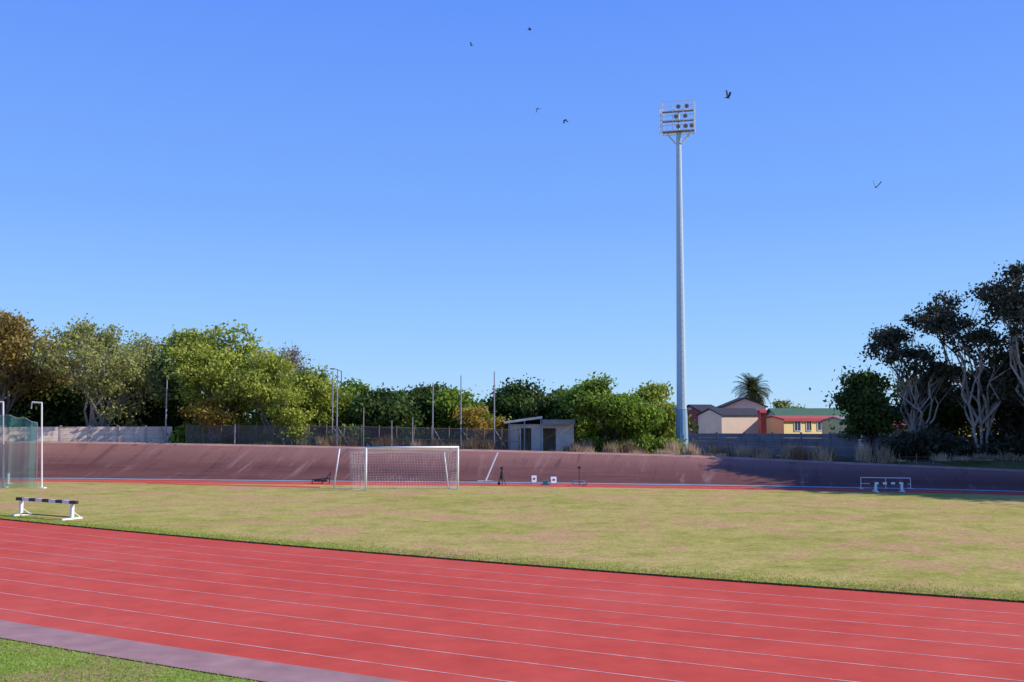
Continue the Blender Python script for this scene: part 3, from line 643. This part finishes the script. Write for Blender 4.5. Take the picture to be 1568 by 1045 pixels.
a, b = G(1341, 753.5, Z_IN), G(1381, 753.5, Z_IN); barrier("steeplechase_barrier", a, b, .42, .3, 9, .7, .12)
par = empty("hurdle_frame"); m = MB(); D = 58.8; q = [W(1318, 731.5, D), W(1394, 732.5, D)]
for p in q: m.tube((p.x, p.y, Z_IN), p, .02, .02, 6); m.tube((p.x, p.y-.4, Z_IN+.03), (p.x, p.y+.4, Z_IN+.03), .02, .02, 6)
m.tube(q[0], q[1], .025, .025, 6); m.tube(q[0]-Vector((0, 0, .35)), q[1]-Vector((0, 0, .35)), .02, .02, 6); m.tube(((q[0].x+q[1].x)/2, D, Z_IN), ((q[0].x+q[1].x)/2, D, q[0].z), .02, .02, 6); m.build("frame", M_WHITE, par)
# ------------------------------------------------------------------ small field equipment
def board(u, v, w, h, tilt=.25):
    p = G(u, v, .01); par = empty("marker_board"); m = MB(); m.add([p+Vector((-w/2, 0, .12)), p+Vector((w/2, 0, .12)), p+Vector((w/2, tilt, .12+h)), p+Vector((-w/2, tilt, .12+h))]+[p+Vector((-w/2, .04, .12)), p+Vector((w/2, .04, .12)), p+Vector((w/2, tilt+.04, .12+h)), p+Vector((-w/2, tilt+.04, .12+h))], [(0, 1, 2, 3), (7, 6, 5, 4), (0, 4, 5, 1), (1, 5, 6, 2), (2, 6, 7, 3), (3, 7, 4, 0)])
    m.build("panel", M_WHITE, par); m = MB(); m.box(p+Vector((0, tilt*.45-.012, .12+h*.5)), (w*.4, .02, h*.3)); m.build("number", M_BLACK, par)
    m = MB()
    for sx in (-1, 1): m.tube(p+Vector((sx*w*.45, 0, 0)), p+Vector((sx*w*.45, 0, .14)), .02, .02, 6); m.tube(p+Vector((sx*w*.45, tilt+.35, 0)), p+Vector((sx*w*.45, tilt+.03, h)), .02, .02, 6)
    m.build("stand", M_GALV, par)
board(818, 741.5, .32, .4); board(848, 743, .36, .38)
par = empty("equipment_crate"); p = G(835, 743, .0); m = MB(); m.box(p+Vector((0, 0, .17)), (.3, .3, .2)); m.tube(p+Vector((-.15, 0, 0)), p+Vector((-.1, 0, .5)), .015, .015, 5); m.tube(p+Vector((.15, 0, 0)), p+Vector((.1, 0, .5)), .015, .015, 5); m.box(p+Vector((0, 0, .03)), (.5, .4, .06)); m.build("crate_body", plain("teal_plastic", (.04, .25, .22), .5), par)
par = empty("measuring_stand"); p = G(887, 744, 0); m = MB(); m.tube(p, p+Vector((0, 0, 1.15)), .025, .025, 6); m.box(p+Vector((0, 0, 1.12)), (.2, .08, .12)); m.build("mast", M_BLACK, par)
m = MB(); m.box(p+Vector((0, 0, .05)), (.95, .06, .06)); m.box(p+Vector((0, 0, .3)), (.8, .05, .04))
for sx in (-1, 1): m.box(p+Vector((sx*.45, 0, .14)), (.06, .5, .06)); m.tube(p+Vector((sx*.4, 0, .1)), p+Vector((sx*.25, 0, .35)), .02, .02, 6)
m.build("base", M_GALV, par)
par = empty("equipment_trolley"); p = G(769, 743, 0); m = MB()
m.tube(p+Vector((-.25, 0, 0)), p+Vector((.02, 0, 1.15)), .03, .03, 6); m.tube(p+Vector((.22, 0, 0)), p+Vector((-.05, 0, 1.0)), .03, .03, 6); m.tube(p+Vector((.0, .4, 0)), p+Vector((0, 0, 1.0)), .03, .03, 6); m.build("frame", M_BLACK, par)
m = MB(); m.tube(p+Vector((.02, -.05, .35)), p+Vector((-.02, -.05, .85)), .13, .09, 8); m.box(p+Vector((-.04, -.03, 1.05)), (.18, .12, .12)); m.tube(p+Vector((-.2, -.1, .1)), p+Vector((-.2, .1, .1)), .1, .1, 10); m.build("bag_and_wheel", plain("dark_canvas", (.05, .045, .05), .9), par)
par = empty("low_bench"); a, b = G(478, 741, 0), G(504, 741, 0); m = MB(); m.tube(a+Vector((0, 0, .25)), b+Vector((0, 0, .35)), .04, .04, 6); m.tube(b, b+Vector((.1, 0, .75)), .03, .03, 6); m.tube(a, a+Vector((0, 0, .28)), .03, .03, 6); m.box((a+b)/2+Vector((0, 0, .2)), (.8, .5, .1)); m.tube(b+Vector((-.5, 0, .0)), b+Vector((.1, 0, .7)), .03, .03, 6); m.build("seat_and_frame", M_BLACK, par)
# throwing cage at left
par = empty("throwing_cage"); m = MB()
for u, v, vt in ((64, 748, 617), (5, 747, 616)):
    p = G(u, v, Z_IN); t = W(u, vt, p.y); m.tube(p, t, .05, .045, 8); m.tube(t, t+Vector((-.62, .1, .03)), .045, .05, 8); m.tube(t+Vector((-.62, .1, .03)), t+Vector((-.66, .1, -.35)), .03, .03, 6); m.box(p+Vector((0, 0, .03)), (.4, .4, .06))
m.build("posts", M_WHITE, par)
p = G(64, 748, Z_IN); D = p.y; xr = W(50, 700, D).x; xl = W(-60, 700, D).x; nseg = 14
pts = [(xl+(xr-xl)*i/nseg, D+.3+.12*math.sin(i*1.9)) for i in range(nseg+1)]; zt_ = [W(0, 634+13*(i/nseg)**3+2*math.sin(i*2.0), D).z for i in range(nseg+1)]
uvpanel("netting", pts, [Z_IN+.03]*(nseg+1), zt_, M_NETG, par)
m = MB()
for i in range(nseg): m.tube((*pts[i], zt_[i]), (*pts[i+1], zt_[i+1]), .02, .02, 5)
m.tube((*pts[-1], zt_[-1]), (pts[-1][0]+.1, pts[-1][1], Z_IN), .02, .02, 5); m.build("edge_rope", M_GALV, par)
par = empty("marker_post"); m = MB(); p = G(12, 742, .01); m.box(p+Vector((0, 0, .38)), (.12, .1, .64)); m.box(p+Vector((0, 0, .03)), (.5, .3, .06)); m.build("post_and_base", M_WHITE, par)
# ------------------------------------------------------------------ birds
M_BIRD = plain("bird_feathers", (.035, .03, .03), .8, .3, 20)
def bird(u, v, D, span, yaw, roll, flap):
    c = W(u, v, D); R = Matrix.Rotation(yaw, 3, 'Z')@Matrix.Rotation(roll, 3, 'X'); s_ = span; m = MB()
    def P(x, y, z): return c+R@(Vector((x, y, z))*s_)
    prof_ = [(-.42, .005), (-.28, .05), (-.1, .085), (.08, .085), (.2, .05), (.26, .055), (.33, .03), (.4, .004)]
    for (x0_, r0_), (x1_, r1_) in zip(prof_[:-1], prof_[1:]): m.tube(P(x0_, 0, 0), P(x1_, 0, 0), r0_*s_, r1_*s_, 8, 0, False)
    for sg in (-1, 1):
        z1, z2 = flap*.22, flap*.5
        m.add([P(.16, sg*.05, .03), P(-.12, sg*.05, .03), P(-.12, sg*.3, z1), P(.17, sg*.3, z1), P(-.22, sg*.55, z2), P(.05, sg*.58, z2)], [(0, 1, 2, 3), (3, 2, 4, 5)])
    m.add([P(-.3, -.03, 0), P(-.3, .03, 0), P(-.52, .1, 0), P(-.52, -.1, 0)], [(0, 1, 2, 3)]); m.build("flying_bird", M_BIRD)
bird(722, 70, 62, .30, 2.6, .3, .9); bird(811, 46, 60, .36, .2, .5, .7); bird(823, 167, 60, .36, 1.2, -.5, -.9); bird(865, 184, 58, .38, 2.4, -.4, -.9); bird(1114, 150, 55, .46, .3, .5, 1.6); bird(1341, 287, 55, .42, .9, .3, 1.7)
